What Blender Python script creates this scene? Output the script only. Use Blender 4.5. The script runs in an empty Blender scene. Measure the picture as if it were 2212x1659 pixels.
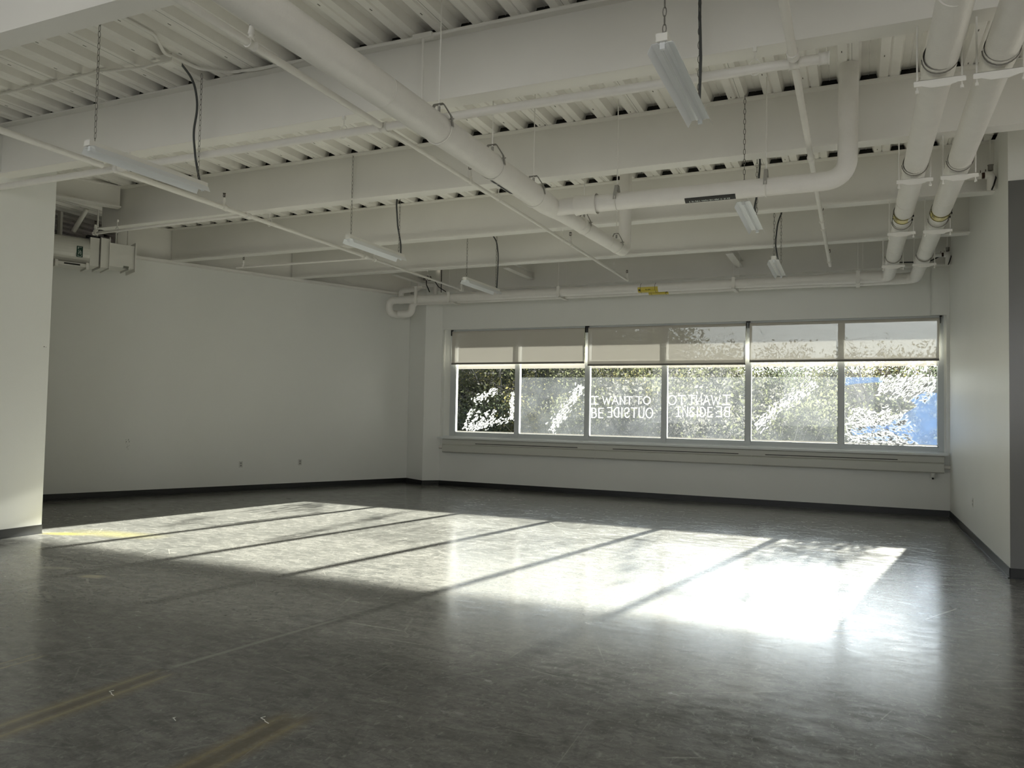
import bpy, math, random
from mathutils import Vector, Matrix
random.seed(11)
D = bpy.data; SC = bpy.context.scene; COL = SC.collection
# ------------------------------------------------------------------ camera
cam = D.cameras.new('camera'); co = D.objects.new('camera', cam); COL.objects.link(co)
cam.sensor_fit = 'HORIZONTAL'; cam.sensor_width = 36.0; cam.lens = 1675.76/2212*36.0
cam.clip_start = .05; cam.clip_end = 500
YAW, PIT, ROL = 0.41807234, 0.04000146, 0.0199633
_f = Vector((-math.sin(YAW)*math.cos(PIT), math.cos(YAW)*math.cos(PIT), math.sin(PIT)))
_r = Vector((math.cos(YAW), math.sin(YAW), 0)); _u = _r.cross(_f)
_r2 = math.cos(ROL)*_r + math.sin(ROL)*_u; _u2 = -math.sin(ROL)*_r + math.cos(ROL)*_u
co.matrix_world = Matrix.Translation((0, 0, 1.5)) @ Matrix((_r2, _u2, -_f)).transposed().to_4x4()
SC.camera = co
# ------------------------------------------------------------------ light
SUN_E, SKY_E = 66.0, 2.35
w = D.worlds.new('sky'); SC.world = w; w.use_nodes = True
wn = w.node_tree; wn.nodes.clear()
tcw = wn.nodes.new('ShaderNodeTexCoord'); sep_ = wn.nodes.new('ShaderNodeSeparateXYZ'); rmp = wn.nodes.new('ShaderNodeValToRGB')
e_ = rmp.color_ramp.elements; e_[0].position = 0; e_[0].color = (.95, .95, .93, 1); e_[1].position = .7; e_[1].color = (.62, .72, .88, 1)
bg = wn.nodes.new('ShaderNodeBackground'); bg.inputs[1].default_value = SKY_E; wo = wn.nodes.new('ShaderNodeOutputWorld')
wn.links.new(tcw.outputs['Generated'], sep_.inputs[0]); wn.links.new(sep_.outputs[2], rmp.inputs[0]); dt_ = wn.nodes.new('ShaderNodeVectorMath'); dt_.operation = 'DOT_PRODUCT'; dt_.inputs[1].default_value = Vector((.167, 1, .285)).normalized()
nv_ = wn.nodes.new('ShaderNodeVectorMath'); nv_.operation = 'NORMALIZE'; wn.links.new(tcw.outputs['Generated'], nv_.inputs[0]); wn.links.new(nv_.outputs[0], dt_.inputs[0])
mx_ = wn.nodes.new('ShaderNodeMath'); mx_.operation = 'MAXIMUM'; mx_.inputs[1].default_value = 0; wn.links.new(dt_.outputs['Value'], mx_.inputs[0])
pw_ = wn.nodes.new('ShaderNodeMath'); pw_.operation = 'POWER'; pw_.inputs[1].default_value = 14; wn.links.new(mx_.outputs[0], pw_.inputs[0])
ml_ = wn.nodes.new('ShaderNodeMath'); ml_.operation = 'MULTIPLY_ADD'; ml_.inputs[1].default_value = 3.0; ml_.inputs[2].default_value = 1; wn.links.new(pw_.outputs[0], ml_.inputs[0])
sc_ = wn.nodes.new('ShaderNodeVectorMath'); sc_.operation = 'SCALE'; wn.links.new(rmp.outputs[0], sc_.inputs[0]); wn.links.new(ml_.outputs[0], sc_.inputs['Scale']); wn.links.new(sc_.outputs[0], bg.inputs[0]); wn.links.new(bg.outputs[0], wo.inputs[0])
sl = D.lights.new('sun', 'SUN'); sl.energy = SUN_E; sl.angle = math.radians(.7); sl.color = (1, .94, .85)
so = D.objects.new('sun', sl); COL.objects.link(so)
so.rotation_euler = Vector((-.167, -1, -.285)).to_track_quat('-Z', 'Y').to_euler(); so.location = (3, 25, 8)
SC.view_settings.view_transform = 'Standard'; SC.view_settings.look = 'None'
SC.view_settings.gamma = 1; SC.view_settings.use_curve_mapping = False
SC.view_settings.exposure = 0.32
try:
    SC.cycles.use_denoising = True; SC.cycles.max_bounces = 9; SC.cycles.diffuse_bounces = 5; SC.cycles.use_adaptive_sampling = True; SC.cycles.adaptive_threshold = .05; SC.cycles.adaptive_min_samples = 24
    SC.cycles.transparent_max_bounces = 16; SC.cycles.sample_clamp_indirect = 6; SC.cycles.caustics_reflective = False
    SC.cycles.caustics_refractive = False
except Exception: pass

# ------------------------------------------------------------------ materials
def mat(name, col, rough=.5, metal=0, bump=0, bscale=40, var=0, vscale=3, spec=.5):
    m = D.materials.new(name); m.use_nodes = True; nt = m.node_tree; b = nt.nodes['Principled BSDF']
    b.inputs['Base Color'].default_value = (*col, 1); b.inputs['Roughness'].default_value = rough
    b.inputs['Metallic'].default_value = metal; b.inputs['Specular IOR Level'].default_value = spec
    tc = nt.nodes.new('ShaderNodeTexCoord')
    if var:
        n = nt.nodes.new('ShaderNodeTexNoise'); n.inputs['Scale'].default_value = vscale; n.inputs['Detail'].default_value = 5
        nt.links.new(tc.outputs['Object'], n.inputs['Vector'])
        r = nt.nodes.new('ShaderNodeMapRange'); r.inputs[1].default_value = .3; r.inputs[2].default_value = .7
        r.inputs[3].default_value = 1-var; r.inputs[4].default_value = 1+var; nt.links.new(n.outputs[0], r.inputs[0])
        x = nt.nodes.new('ShaderNodeVectorMath'); x.operation = 'SCALE'; x.inputs[0].default_value = col
        nt.links.new(r.outputs[0], x.inputs['Scale']); nt.links.new(x.outputs[0], b.inputs['Base Color'])
    if bump:
        n2 = nt.nodes.new('ShaderNodeTexNoise'); n2.inputs['Scale'].default_value = bscale
        nt.links.new(tc.outputs['Object'], n2.inputs['Vector'])
        bp = nt.nodes.new('ShaderNodeBump'); bp.inputs['Strength'].default_value = bump; bp.inputs['Distance'].default_value = .01
        nt.links.new(n2.outputs[0], bp.inputs['Height']); nt.links.new(bp.outputs[0], b.inputs['Normal'])
    return m
M_WALL = mat('painted_drywall', (.83, .835, .80), .42, bump=.08, bscale=120, var=.012, vscale=1.2)
M_STEEL = mat('painted_steel', (.85, .835, .79), .5, var=.02, vscale=2)
M_DECK = mat('painted_deck', (.88, .865, .82), .5, var=.03, vscale=5)
M_PIPE = mat('painted_pipe_jacket', (.82, .80, .76), .45, bump=.25, bscale=60, var=.02, vscale=8)
M_PIPE2 = mat('painted_iron_pipe', (.81, .79, .74), .45, var=.02, vscale=10)
M_BASE = mat('black_vinyl', (.012, .013, .013), .38)
M_ALU = mat('anodized_aluminium', (.36, .37, .37), .35, metal=.6)
M_FRAME = mat('grey_frame_paint', (.58, .61, .62), .35)
M_SILL = mat('sill_paint', (.78, .80, .80), .3)
M_COVER = mat('cover_enamel', (.62, .62, .57), .4)
M_REFL = mat('white_enamel', (.80, .82, .84), .22)
M_CHAIN = mat('chain_wire', (.23, .22, .20), .5, metal=.6)
M_GALV = mat('galvanised_steel', (.36, .35, .32), .5)
M_CORD = mat('grey_armoured_cord', (.07, .075, .075), .5)
M_BLACK = mat('black_rubber_and_void', (.012, .012, .012), .5)
M_BRASS = mat('bronze_head', (.035, .025, .015), .4, metal=.5)
M_YEL = mat('yellow_label', (.62, .50, .06), .3)
M_YBAND = mat('glossy_yellow_band', (.62, .52, .12), .12)
M_GREEN = mat('green_label', (.004, .045, .03), .4)
M_PALE = mat('pale_print', (.55, .62, .58), .5)
M_OUTLET = mat('outlet_plastic', (.66, .66, .62), .35)
M_DARK = mat('dark_slot', (.02, .02, .018), .6)
M_DUCT = mat('painted_duct', (.80, .79, .74), .4, var=.02, vscale=6)
M_HOLE = mat('punched_slot', (.16, .15, .13), .8)
M_BARK = mat('bark', (.10, .085, .07), .9, bump=.5, bscale=20, var=.3, vscale=6)
M_BRANCH = mat('grey_bark', (.16, .15, .14), .9, var=.3, vscale=6)
M_SCRAP = mat('thread', (.75, .74, .66), .6)

def trans_mat(name, col, tfac, transp, rough=.6, wob=0):
    m = D.materials.new(name); m.use_nodes = True; nt = m.node_tree; nt.nodes.clear()
    o = nt.nodes.new('ShaderNodeOutputMaterial'); d = nt.nodes.new('ShaderNodeBsdfDiffuse'); t = nt.nodes.new('ShaderNodeBsdfTranslucent')
    p = nt.nodes.new('ShaderNodeBsdfTransparent'); a = nt.nodes.new('ShaderNodeMixShader'); b = nt.nodes.new('ShaderNodeMixShader')
    for q in (d, t): q.inputs[0].default_value = (*col, 1)
    a.inputs[0].default_value = tfac; b.inputs[0].default_value = transp
    nt.links.new(d.outputs[0], a.inputs[1]); nt.links.new(t.outputs[0], a.inputs[2])
    nt.links.new(a.outputs[0], b.inputs[1]); nt.links.new(p.outputs[0], b.inputs[2]); nt.links.new(b.outputs[0], o.inputs[0])
    if wob:
        tc = nt.nodes.new('ShaderNodeTexCoord'); n = nt.nodes.new('ShaderNodeTexNoise'); n.inputs['Scale'].default_value = wob
        r = nt.nodes.new('ShaderNodeMapRange'); r.inputs[3].default_value = max(0, transp-(1-transp)*.8); r.inputs[4].default_value = min(1, transp+(1-transp)*.8)
        nt.links.new(tc.outputs['Object'], n.inputs[0]); nt.links.new(n.outputs[0], r.inputs[0]); nt.links.new(r.outputs[0], b.inputs[0])
    return m
M_BLIND = trans_mat('blind_fabric', (.60, .57, .51), .022, .045)
M_FILM = trans_mat('hazy_film', (.62, .66, .72), .6, .984, wob=3)
M_TAPE = trans_mat('film_tape', (.30, .29, .27), .16, .35)
M_CHALK = trans_mat('white_window_paint', (.80, .81, .82), .12, .04)
M_CHALK2 = trans_mat('thin_white_window_paint', (.92, .93, .95), .6, .35)
M_BLUE = trans_mat('blue_window_paint', (.10, .17, .33), .15, .30, wob=4)
M_LEAF = [trans_mat('leaf_%s' % n, c, .6, 0) for n, c in (('olive', (.052, .055, .032)), ('yellow', (.09, .082, .036)), ('green', (.042, .050, .032)), ('grey', (.062, .060, .054)))]
def glass():
    m = D.materials.new('clear_glass'); m.use_nodes = True; nt = m.node_tree; nt.nodes.clear()
    o = nt.nodes.new('ShaderNodeOutputMaterial'); p = nt.nodes.new('ShaderNodeBsdfTransparent'); g = nt.nodes.new('ShaderNodeBsdfGlossy')
    p.inputs[0].default_value = (.93, .96, .95, 1); g.inputs['Roughness'].default_value = .02
    x = nt.nodes.new('ShaderNodeMixShader'); fr = nt.nodes.new('ShaderNodeFresnel'); fr.inputs[0].default_value = 1.45
    nt.links.new(fr.outputs[0], x.inputs[0]); nt.links.new(p.outputs[0], x.inputs[1]); nt.links.new(g.outputs[0], x.inputs[2]); nt.links.new(x.outputs[0], o.inputs[0])
    return m
M_GLASS = glass()

# ------------------------------------------------------------------ mesh builder
class MB:
    def __init__(s): s.v = []; s.f = []; s.mi = []; s.sm = []; s.cur = 0
    def add(s, vs, fs, smooth=False):
        b = len(s.v); s.v += [tuple(v) for v in vs]
        for f in fs: s.f.append(tuple(i+b for i in f)); s.mi.append(s.cur); s.sm.append(smooth)
        return s
    def box(s, a, b, mtx=None):
        x0, y0, z0 = a; x1, y1, z1 = b
        vs = [Vector(p) for p in ((x0, y0, z0), (x1, y0, z0), (x1, y1, z0), (x0, y1, z0), (x0, y0, z1), (x1, y0, z1), (x1, y1, z1), (x0, y1, z1))]
        if mtx: vs = [mtx @ p for p in vs]
        return s.add(vs, ((3, 2, 1, 0), (4, 5, 6, 7), (0, 1, 5, 4), (1, 2, 6, 5), (2, 3, 7, 6), (3, 0, 4, 7)))
    def tube(s, pts, r, seg=12, caps=True, closed=False, r2=None):
        P = [Vector(p) for p in pts]; n = len(P)
        R = r if isinstance(r, (list, tuple)) else [r]*n
        T = []
        for i in range(n):
            a = P[i-1] if (i or closed) else P[i]; b = P[(i+1) % n] if (i < n-1 or closed) else P[i]
            T.append((b-a).normalized())
        u = Vector((0, 0, 1)) if abs(T[0].z) < .9 else Vector((1, 0, 0))
        u = (u - T[0]*u.dot(T[0])).normalized(); vs = []
        for i in range(n):
            if i: u = (u - T[i]*u.dot(T[i])).normalized()
            v = T[i].cross(u)
            for k in range(seg):
                a = 2*math.pi*k/seg; vs.append(P[i] + R[i]*(math.cos(a)*u + math.sin(a)*v)*1.0)
        fs = []
        for i in range(n if closed else n-1):
            j = (i+1) % n
            for k in range(seg):
                l = (k+1) % seg; fs.append((i*seg+k, i*seg+l, j*seg+l, j*seg+k))
        s.add(vs, fs, True)
        if caps and not closed:
            s.add(vs[:seg], [tuple(range(seg))[::-1]]); s.add(vs[-seg:], [tuple(range(seg))])
        return s
    def extrude(s, prof, a, b, ax='y', close=False, smooth=False):
        n = len(prof)
        def P(p, t): return {'y': (p[0], t, p[1]), 'x': (t, p[0], p[1]), 'z': (p[0], p[1], t)}[ax]
        vs = [P(p, a) for p in prof] + [P(p, b) for p in prof]
        fs = [(i, (i+1) % n, n+(i+1) % n, n+i) for i in range(n if close else n-1)]
        if close: fs += [tuple(range(n))[::-1], tuple(range(n, 2*n))]
        return s.add(vs, fs, smooth)
    def build(s, name, m, parent=None, loc=None):
        me = D.meshes.new(name); me.from_pydata(s.v, [], s.f)
        for x in (m if isinstance(m, (list, tuple)) else [m]): me.materials.append(x)
        me.polygons.foreach_set('material_index', s.mi); me.polygons.foreach_set('use_smooth', s.sm); me.update()
        o = D.objects.new(name, me); COL.objects.link(o)
        if parent: o.parent = parent
        if loc: o.location = loc
        return o
def round_path(pts, rad, n=7):
    P = [Vector(p) for p in pts]; out = [P[0]]
    for i in range(1, len(P)-1):
        a, b, c = P[i-1], P[i], P[i+1]; d1 = (a-b).normalized(); d2 = (c-b).normalized()
        ang = d1.angle(d2); t = min(rad/math.tan(ang/2), (a-b).length*.49, (c-b).length*.49)
        p1 = b+d1*t; p2 = b+d2*t
        for k in range(n+1):
            q = k/n; out.append(p1*(1-q)**2 + b*2*q*(1-q) + p2*q*q)
    out.append(P[-1]); return out
def tag(o, label=None, cat=None, group=None, kind=None):
    for k, v in (('label', label), ('category', cat), ('group', group), ('kind', kind)):
        if v: o[k] = v
    return o
def thing(name, label, cat, loc=(0, 0, 0), group=None, rz=0):
    o = D.objects.new(name, None); COL.objects.link(o); o.location = loc; o.rotation_euler = (0, 0, rz); o.empty_display_size = .1
    return tag(o, label, cat, group)
def struct(name, mb, m): return tag(mb.build(name, m), kind='structure')
def copy_tree(o, parent=None):
    c = o.copy(); COL.objects.link(c); c.parent = parent
    for ch in list(o.children): copy_tree(ch, c)
    return c

# ------------------------------------------------------------------ floor
def floor_mat():
    m = D.materials.new('polished_concrete'); m.use_nodes = True; nt = m.node_tree; N = nt.nodes; L = nt.links
    b = N['Principled BSDF']; tc = N.new('ShaderNodeTexCoord')
    def noise(scale, det=6, rough=.6, sc=(1, 1, 1), rot=0, dist=0):
        mp = N.new('ShaderNodeMapping'); mp.inputs['Scale'].default_value = sc; mp.inputs['Rotation'].default_value = (0, 0, rot)
        L.new(tc.outputs['Object'], mp.inputs[0])
        n = N.new('ShaderNodeTexNoise'); n.inputs['Scale'].default_value = scale; n.inputs['Detail'].default_value = det
        n.inputs['Roughness'].default_value = rough; n.inputs['Distortion'].default_value = dist; L.new(mp.outputs[0], n.inputs['Vector']); return n.outputs[0]
    def rng(v, a, b_, c, d):
        r = N.new('ShaderNodeMapRange'); r.clamp = True
        for i, q in enumerate((a, b_, c, d)): r.inputs[i+1].default_value = q
        L.new(v, r.inputs[0]); return r.outputs[0]
    def mth(op, a, b_=None):
        q = N.new('ShaderNodeMath'); q.operation = op
        for i, v in enumerate((a, b_)):
            if v is None: continue
            if isinstance(v, (int, float)): q.inputs[i].default_value = v
            else: L.new(v, q.inputs[i])
        return q.outputs[0]
    def mix(fac, a, col, mode='MIX'):
        q = N.new('ShaderNodeMix'); q.data_type = 'RGBA'; q.blend_type = mode
        L.new(fac, q.inputs[0]) if not isinstance(fac, (int, float)) else setattr(q.inputs[0], 'default_value', fac)
        if isinstance(a, tuple): q.inputs[6].default_value = (*a, 1)
        else: L.new(a, q.inputs[6])
        if isinstance(col, tuple): q.inputs[7].default_value = (*col, 1)
        else: L.new(col, q.inputs[7])
        return q.outputs[2]
    big = noise(.9, 8, .65, dist=.6); med = noise(5, 8, .7, (1, 2.2, 1), .5, .4); fine = noise(38, 5, .7)
    c = mix(rng(big, .32, .68, 0, 1), (.075, .077, .073), (.175, .171, .157))
    c = mix(rng(med, .38, .64, 0, .8), c, (.235, .23, .212))
    c = mix(rng(noise(13, 6, .75, (1, 1.5, 1), .9, .8), .46, .66, 0, .75), c, (.085, .087, .083)); c = mix(rng(noise(24, 5, .7, (1.4, .7, 1), .2, .5), .56, .70, 0, .7), c, (.30, .295, .275))
    c = mix(rng(fine, .45, .75, 0, .35), c, (.10, .10, .095))
    # fine trowel scratches: thin voronoi edges, stretched
    for sc, rot, thr, amt, col in (((.5, .9, 1), .35, .006, .45, (.45, .44, .40)), ((.8, .35, 1), 1.2, .004, .4, (.42, .41, .38)), ((.25, .6, 1), 2.2, .0035, .5, (.07, .07, .07))):
        mp = N.new('ShaderNodeMapping'); mp.inputs['Scale'].default_value = sc; mp.inputs['Rotation'].default_value = (0, 0, rot); L.new(tc.outputs['Object'], mp.inputs[0])
        wv = N.new('ShaderNodeTexVoronoi'); wv.feature = 'DISTANCE_TO_EDGE'; wv.inputs['Scale'].default_value = 1.3; L.new(mp.outputs[0], wv.inputs['Vector'])
        f = rng(wv.outputs['Distance'], 0, thr, amt, 0); f = mth('MULTIPLY', f, rng(noise(2.1, 4, .6, rot=rot), .5, .62, 0, 1)); c = mix(f, c, col)
    # old tape and glue lines, damage and soft yellow patches on the slab: (cx, cy, half length, half width, angle, colour, amount)
    sep = N.new('ShaderNodeSeparateXYZ'); L.new(tc.outputs['Object'], sep.inputs[0])
    edge = noise(14, 4, .7)
    def mark(cx, cy, hl, hw, ang, col, amt, soft=.03, hollow=0):
        nonlocal c
        dx = mth('SUBTRACT', sep.outputs[0], cx); dy = mth('SUBTRACT', sep.outputs[1], cy); ca, sa = math.cos(ang), math.sin(ang)
        u = mth('ABSOLUTE', mth('ADD', mth('MULTIPLY', dx, ca), mth('MULTIPLY', dy, sa)))
        v = mth('ABSOLUTE', mth('SUBTRACT', mth('MULTIPLY', dy, ca), mth('MULTIPLY', dx, sa)))
        wob = mth('MULTIPLY', mth('SUBTRACT', edge, .5), .06)
        a1 = rng(mth('ADD', u, wob), hl-min(soft*3, hl*.9), hl, 1, 0); a2 = rng(mth('ADD', v, mth('MULTIPLY', wob, .6)), hw-soft, hw, 1, 0)
        f = mth('MULTIPLY', a1, a2)
        if hollow: f = mth('MULTIPLY', f, rng(v, hollow, hollow+.015, .12, 1))
        f = mth('MULTIPLY', f, mth('MULTIPLY', rng(edge, .25, .6, .45, 1), amt)); c = mix(f, c, col)
    for q in FLOOR_MARKS: mark(*q)
    L.new(c, b.inputs['Base Color'])
    ro = mth('ADD', rng(med, .3, .7, .13, .26), rng(big, .3, .7, -.03, .05))
    L.new(ro, b.inputs['Roughness']); b.inputs['Specular IOR Level'].default_value = .32; b.inputs['Coat Weight'].default_value = 0; b.inputs['Coat Roughness'].default_value = .15
    bp = N.new('ShaderNodeBump'); bp.inputs['Strength'].default_value = .2; bp.inputs['Distance'].default_value = .003
    h = mth('ADD', noise(7, 6, .6, (1, 1.6, 1), .4), mth('MULTIPLY', noise(1.6, 3), 1.5)); L.new(h, bp.inputs['Height']); L.new(bp.outputs[0], b.inputs['Normal'])
    return m
FLOOR_MARKS = [
    (-3.6, 2.35, 1.0, .15, 1.56, (.22, .18, .10), .55, .08), (-3.6, 2.45, .88, .085, 1.56, (.33, .28, .18), .65, .03, .04), (-3.6, 2.45, .85, .035, 1.56, (.09, .085, .075), .7, .02),
    (-3.52, 4.05, .72, .032, 1.42, (.34, .33, .31), .7), (-3.42, 4.95, .5, .02, 1.36, (.30, .30, .28), .5),
    (-2.52, 2.25, .98, .14, 1.56, (.22, .17, .08), .5, .07), (-2.52, 2.2, .95, .085, 1.56, (.31, .25, .13), .65, .035, .05), (-2.52, 2.2, .9, .045, 1.56, (.085, .08, .065), .7, .02),
    (-4.5, 2.3, .92, .055, 1.56, (.38, .32, .20), .85, .015, .03), (-6.25, 4.0, .5, .025, 1.5, (.30, .30, .28), .6),
    (-6.17, 4.84, .14, .07, .3, (.36, .33, .24), .9), (-6.78, 4.93, .2, .05, .3, (.32, .31, .25), .7),
    (-.33, 6.07, .36, .15, .35, (.36, .28, .14), .9, .06), (-.36, 5.98, .3, .03, .5, (.07, .06, .04), .8, .02), (.0, 6.17, .2, .045, .5, (.04, .04, .04), .9, .02), (.28, 6.95, .22, .04, -.5, (.05, .05, .05), .8), (.45, 7.25, .14, .03, -.6, (.05, .05, .05), .8), (.3, 5.3, .12, .02, -.2, (.05, .05, .05), .7), (.62, 7.05, .3, .012, 1.1, (.5, .49, .45), .8, .01),
    (-8.5, 6.28, .34, .13, .35, (.50, .42, .07), .85, .11), (-8.0, 6.55, .75, .26, .15, (.36, .33, .13), .6, .2),  # soft yellow patches by the end of the near left wall
]
fl = MB(); fl.add([(-14.2, -3.15, 0), (7, -3.15, 0), (7, 14.6, 0), (-14.2, 14.6, 0), (-14.2, -3.15, -.2), (7, -3.15, -.2), (7, 14.6, -.2), (-14.2, 14.6, -.2)],
       ((0, 1, 2, 3), (7, 6, 5, 4), (0, 4, 5, 1), (1, 5, 6, 2), (2, 6, 7, 3), (3, 7, 4, 0)))
struct('floor', fl, floor_mat())
# ------------------------------------------------------------------ ceiling: painted fluted deck
ZD = 4.615
dk = MB(); prof = []; P0 = .43; PITCH = .3325
x = P0 - 44*PITCH
k = -44
while x < 7.1:
    # hole centre at x: high flute
    prof += [(x-.085, ZD), (x-.062, ZD+.075), (x-.008, ZD+.075), (x, ZD+.067), (x+.008, ZD+.075), (x+.062, ZD+.075), (x+.085, ZD), (x+PITCH/2-.012, ZD), (x+PITCH/2, ZD+.014), (x+PITCH/2+.012, ZD)]
    x += PITCH
dk.extrude(prof, -3.15, 14.55, 'y')
dk.box((prof[0][0], -3.15, ZD+.085), (prof[-1][0], 14.55, ZD+.3))
dk.cur = 1
x = P0 - 44*PITCH + PITCH/2; i = 0
while x < 6.9:
    y = 2.0 + (i % 3)*.21
    while y < 9.7:
        if abs((y-5.5)) > .2: dk.box((x-.05-.004, y, ZD-.0015), (x-.05+.004, y+.032, ZD+.002))
        y += .62
    if i % 3 == 0: dk.box((x+.028, 1, ZD-.0008), (x+.0305, 14.2, ZD+.002))
    x += PITCH; i += 1
dk.cur = 2  # black sheets in the flutes over each beam stand in for the dark gap
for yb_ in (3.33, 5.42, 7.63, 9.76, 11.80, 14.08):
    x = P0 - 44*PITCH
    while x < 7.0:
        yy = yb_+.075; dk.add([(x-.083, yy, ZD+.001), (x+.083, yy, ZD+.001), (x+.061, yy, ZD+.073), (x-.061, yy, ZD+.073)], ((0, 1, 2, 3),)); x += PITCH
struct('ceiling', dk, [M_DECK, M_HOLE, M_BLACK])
# ------------------------------------------------------------------ walls
YW = 14.32; XR = 1.38; ZT = 4.61
DL = Vector((.41475, .90994)); A0 = Vector((-8.87, 14.45)); NL = Vector((.90994, -.41475))   # left wall line, room side normal
def lw(s, off=0, z=0):     # point along the left wall: s metres from the far corner towards the camera
    p = A0 - DL*s + NL*off; return (p.x, p.y, z)
b = MB(); b.box((-8.05, YW, 0), (XR, 14.62, 1.0)); struct('wall_window_side', b, M_WALL)
b = MB(); b.box((-8.05, YW, 3.27), (XR, 14.62, ZT)); b.box((-8.05, YW, 1.0), (-7.97, 14.62, 3.27)); b.box((1.335, YW, 1.0), (XR, 14.62, 3.27)); struct('wall_over_window', b, M_WALL)
b = MB(); b.box((-7.88, YW-.02, 3.262), (1.107, YW+.001, 4.03)); struct('trim_1', b, M_WALL)
b = MB()   # pier between window wall and left wall
q = [Vector((-8.05, YW+.3)), Vector((-8.05, 14.05)), Vector((-8.26, 13.99)), Vector((-8.80, 14.45)), Vector((-8.80, 14.75))]
q = [(-8.03, 14.62), (-8.03, YW-.01), (-8.22, 14.07), (-8.87, 14.45), (-8.87, 14.62)]
q = [(-8.00, 14.62), (-8.00, 14.32), (-8.262, 14.08), (-8.86, 14.44), (-9.0, 14.62)]
b.extrude([(p[0], p[1]) for p in q], 0, ZT, 'z', close=True); struct('wall_pier', b, M_WALL)
b = MB(); p0, p1 = lw(0), lw(8.4); c0, c1 = lw(-.1, -.15), lw(8.4, -.15)
b.extrude([(p0[0], p0[1]), (p1[0], p1[1]), (c1[0], c1[1]), (c0[0], c0[1])], 0, 4.03, 'z', close=True); struct('wall_left', b, M_WALL)
b = MB(); b.box((-8.9, -3.15, 0), (-8.75, 6.16, ZT)); struct('wall_near_left', b, M_WALL)
b = MB(); b.box((XR, 8.99, 0), (XR+.15, 14.62, ZT)); struct('wall_right', b, M_WALL)
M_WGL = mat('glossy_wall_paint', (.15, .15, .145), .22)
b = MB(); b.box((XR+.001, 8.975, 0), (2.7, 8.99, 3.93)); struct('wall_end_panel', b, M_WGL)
b = MB(); b.box((XR+.15, 8.99, 0), (2.7, 9.13, 3.93)); b.box((2.7, 8.98, 0), (7, 9.13, 1.1)); b.box((6.7, 8.98, 1.1), (7, 9.13, 3.93)); b.box((2.7, 8.98, 2.9), (6.7, 9.13, 3.93)); b.box((XR+.15, 9.0, 3.93), (7, 9.13, ZT)); struct('wall_right_end', b, M_WALL)  # includes an unseen window opening, added to let sun bounce off the floor
b = MB(); b.box((6.9, -3.15, 0), (7.05, 9.0, ZT)); struct('wall_near_right', b, M_WALL)
b = MB(); b.box((-14.2, 0, 0), (-14.05, 14.6, ZT)); b.box((-14.2, 14.5, 0), (-8.9, 14.65, ZT)); b.box((-14.2, 0, 0), (-8.9, .15, ZT)); struct('wall_beyond_left', b, mat('dark_void_board', (.16, .15, .14), .8))  # walls of the void, coloured dark so the gap above the left wall stays dark
BW = [(-7.8, -4.6), (-2.6, .6), (2.6, 5.8)]   # unseen openings added to the back wall behind the camera, for fill light
b = MB(); b.box((-8.9, -3.15, 0), (7, -3, 1.3)); b.box((-8.9, -3.15, 3.9), (7, -3, ZT)); xs = [-8.9]+[v for p in BW for v in p]+[7]
for i in range(0, len(xs), 2): b.box((xs[i], -3.15, 1.3), (xs[i+1], -3, 3.9))
struct('wall_back', b, M_WALL)
# baseboards
def base(name, pts, h=.104, t=.008):
    b = MB()
    for (x0, y0), (x1, y1) in zip(pts, pts[1:]):
        d = Vector((x1-x0, y1-y0)).normalized(); n = Vector((d.y, -d.x))*t
        vs = [(x0, y0), (x1, y1), (x1+n.x+d.x*t*.4, y1+n.y+d.y*t*.4), (x0+n.x-d.x*t*.4, y0+n.y-d.y*t*.4)]
        b.extrude(vs, 0, h, 'z', close=True)
        f = 2.6; vs = [(x0, y0), (x1, y1), (x1+n.x*f, y1+n.y*f), (x0+n.x*f, y0+n.y*f)]; b.extrude(vs, 0, .012, 'z', close=True)
    return struct(name, b, M_BASE)
base('baseboard_window_side', [(-8.86, 14.44), (-8.262, 14.08), (-8.0, YW), (XR, YW)])
base('baseboard_left', [lw(8.4)[:2], lw(0)[:2]])
base('baseboard_right', [(XR, YW), (XR, 8.98), (6.9, 8.98)])
base('baseboard_near_left', [(-8.75, -3), (-8.75, 6.16)])
# ------------------------------------------------------------------ windows
ME = [-7.82, -6.29, -4.80, -3.285, -1.773, -.236, 1.305]
ordn = ['leftmost', 'second from left', 'third from left', 'fourth from left', 'fifth from left', 'rightmost']
for i in range(6):
    a, c = ME[i], ME[i+1]; l = .12 if i == 0 else .042; r = .077 if i == 5 else .042
    wd = thing('window_%d' % (i+1), '%s pane bay of the long window band' % ordn[i], 'window'); wd['kind'] = 'structure'
    f = MB(); f.box((a, 14.40, 1.04), (a+l, 14.52, 3.27)); f.box((c-r, 14.40, 1.04), (c, 14.52, 3.27))
    f.box((a+l, 14.405, 1.04), (c-r, 14.52, 1.105)); f.box((a+l, 14.405, 3.20), (c-r, 14.52, 3.27))
    f.box((a+l, 14.42, 1.105), (a+l+.012, 14.50, 3.20)); f.box((c-r-.012, 14.42, 1.105), (c-r, 14.50, 3.20)); f.box((a+l, 14.42, 1.105), (c-r, 14.50, 1.125))
    f.build('window_frame', M_FRAME, wd)
    g = MB(); g.box((a+l, 14.455, 1.105), (c-r, 14.461, 3.20)); g.build('pane', M_GLASS, wd)
    t = MB(); t.box((a+l+.012, 14.444, 2.445), (c-r-.012, 14.446, 2.60)); t.box((a+l+.012, 14.444, 1.126), (c-r-.012, 14.446, 1.15)); t.build('film_tape', M_TAPE, wd)
    if i: fm = MB(); z1 = 2.265; fm.box((a+l+.014, 14.449, 1.126), (c-r-.014, 14.4505, z1)); fm.build('film', M_FILM, wd)
b = MB(); b.box((-7.97, 14.15, .985), (1.335, 14.42, 1.02)); b.box((-7.97, 14.40, 1.02), (1.335, 14.55, 1.045)); struct('trim_2', b, M_SILL)
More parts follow.
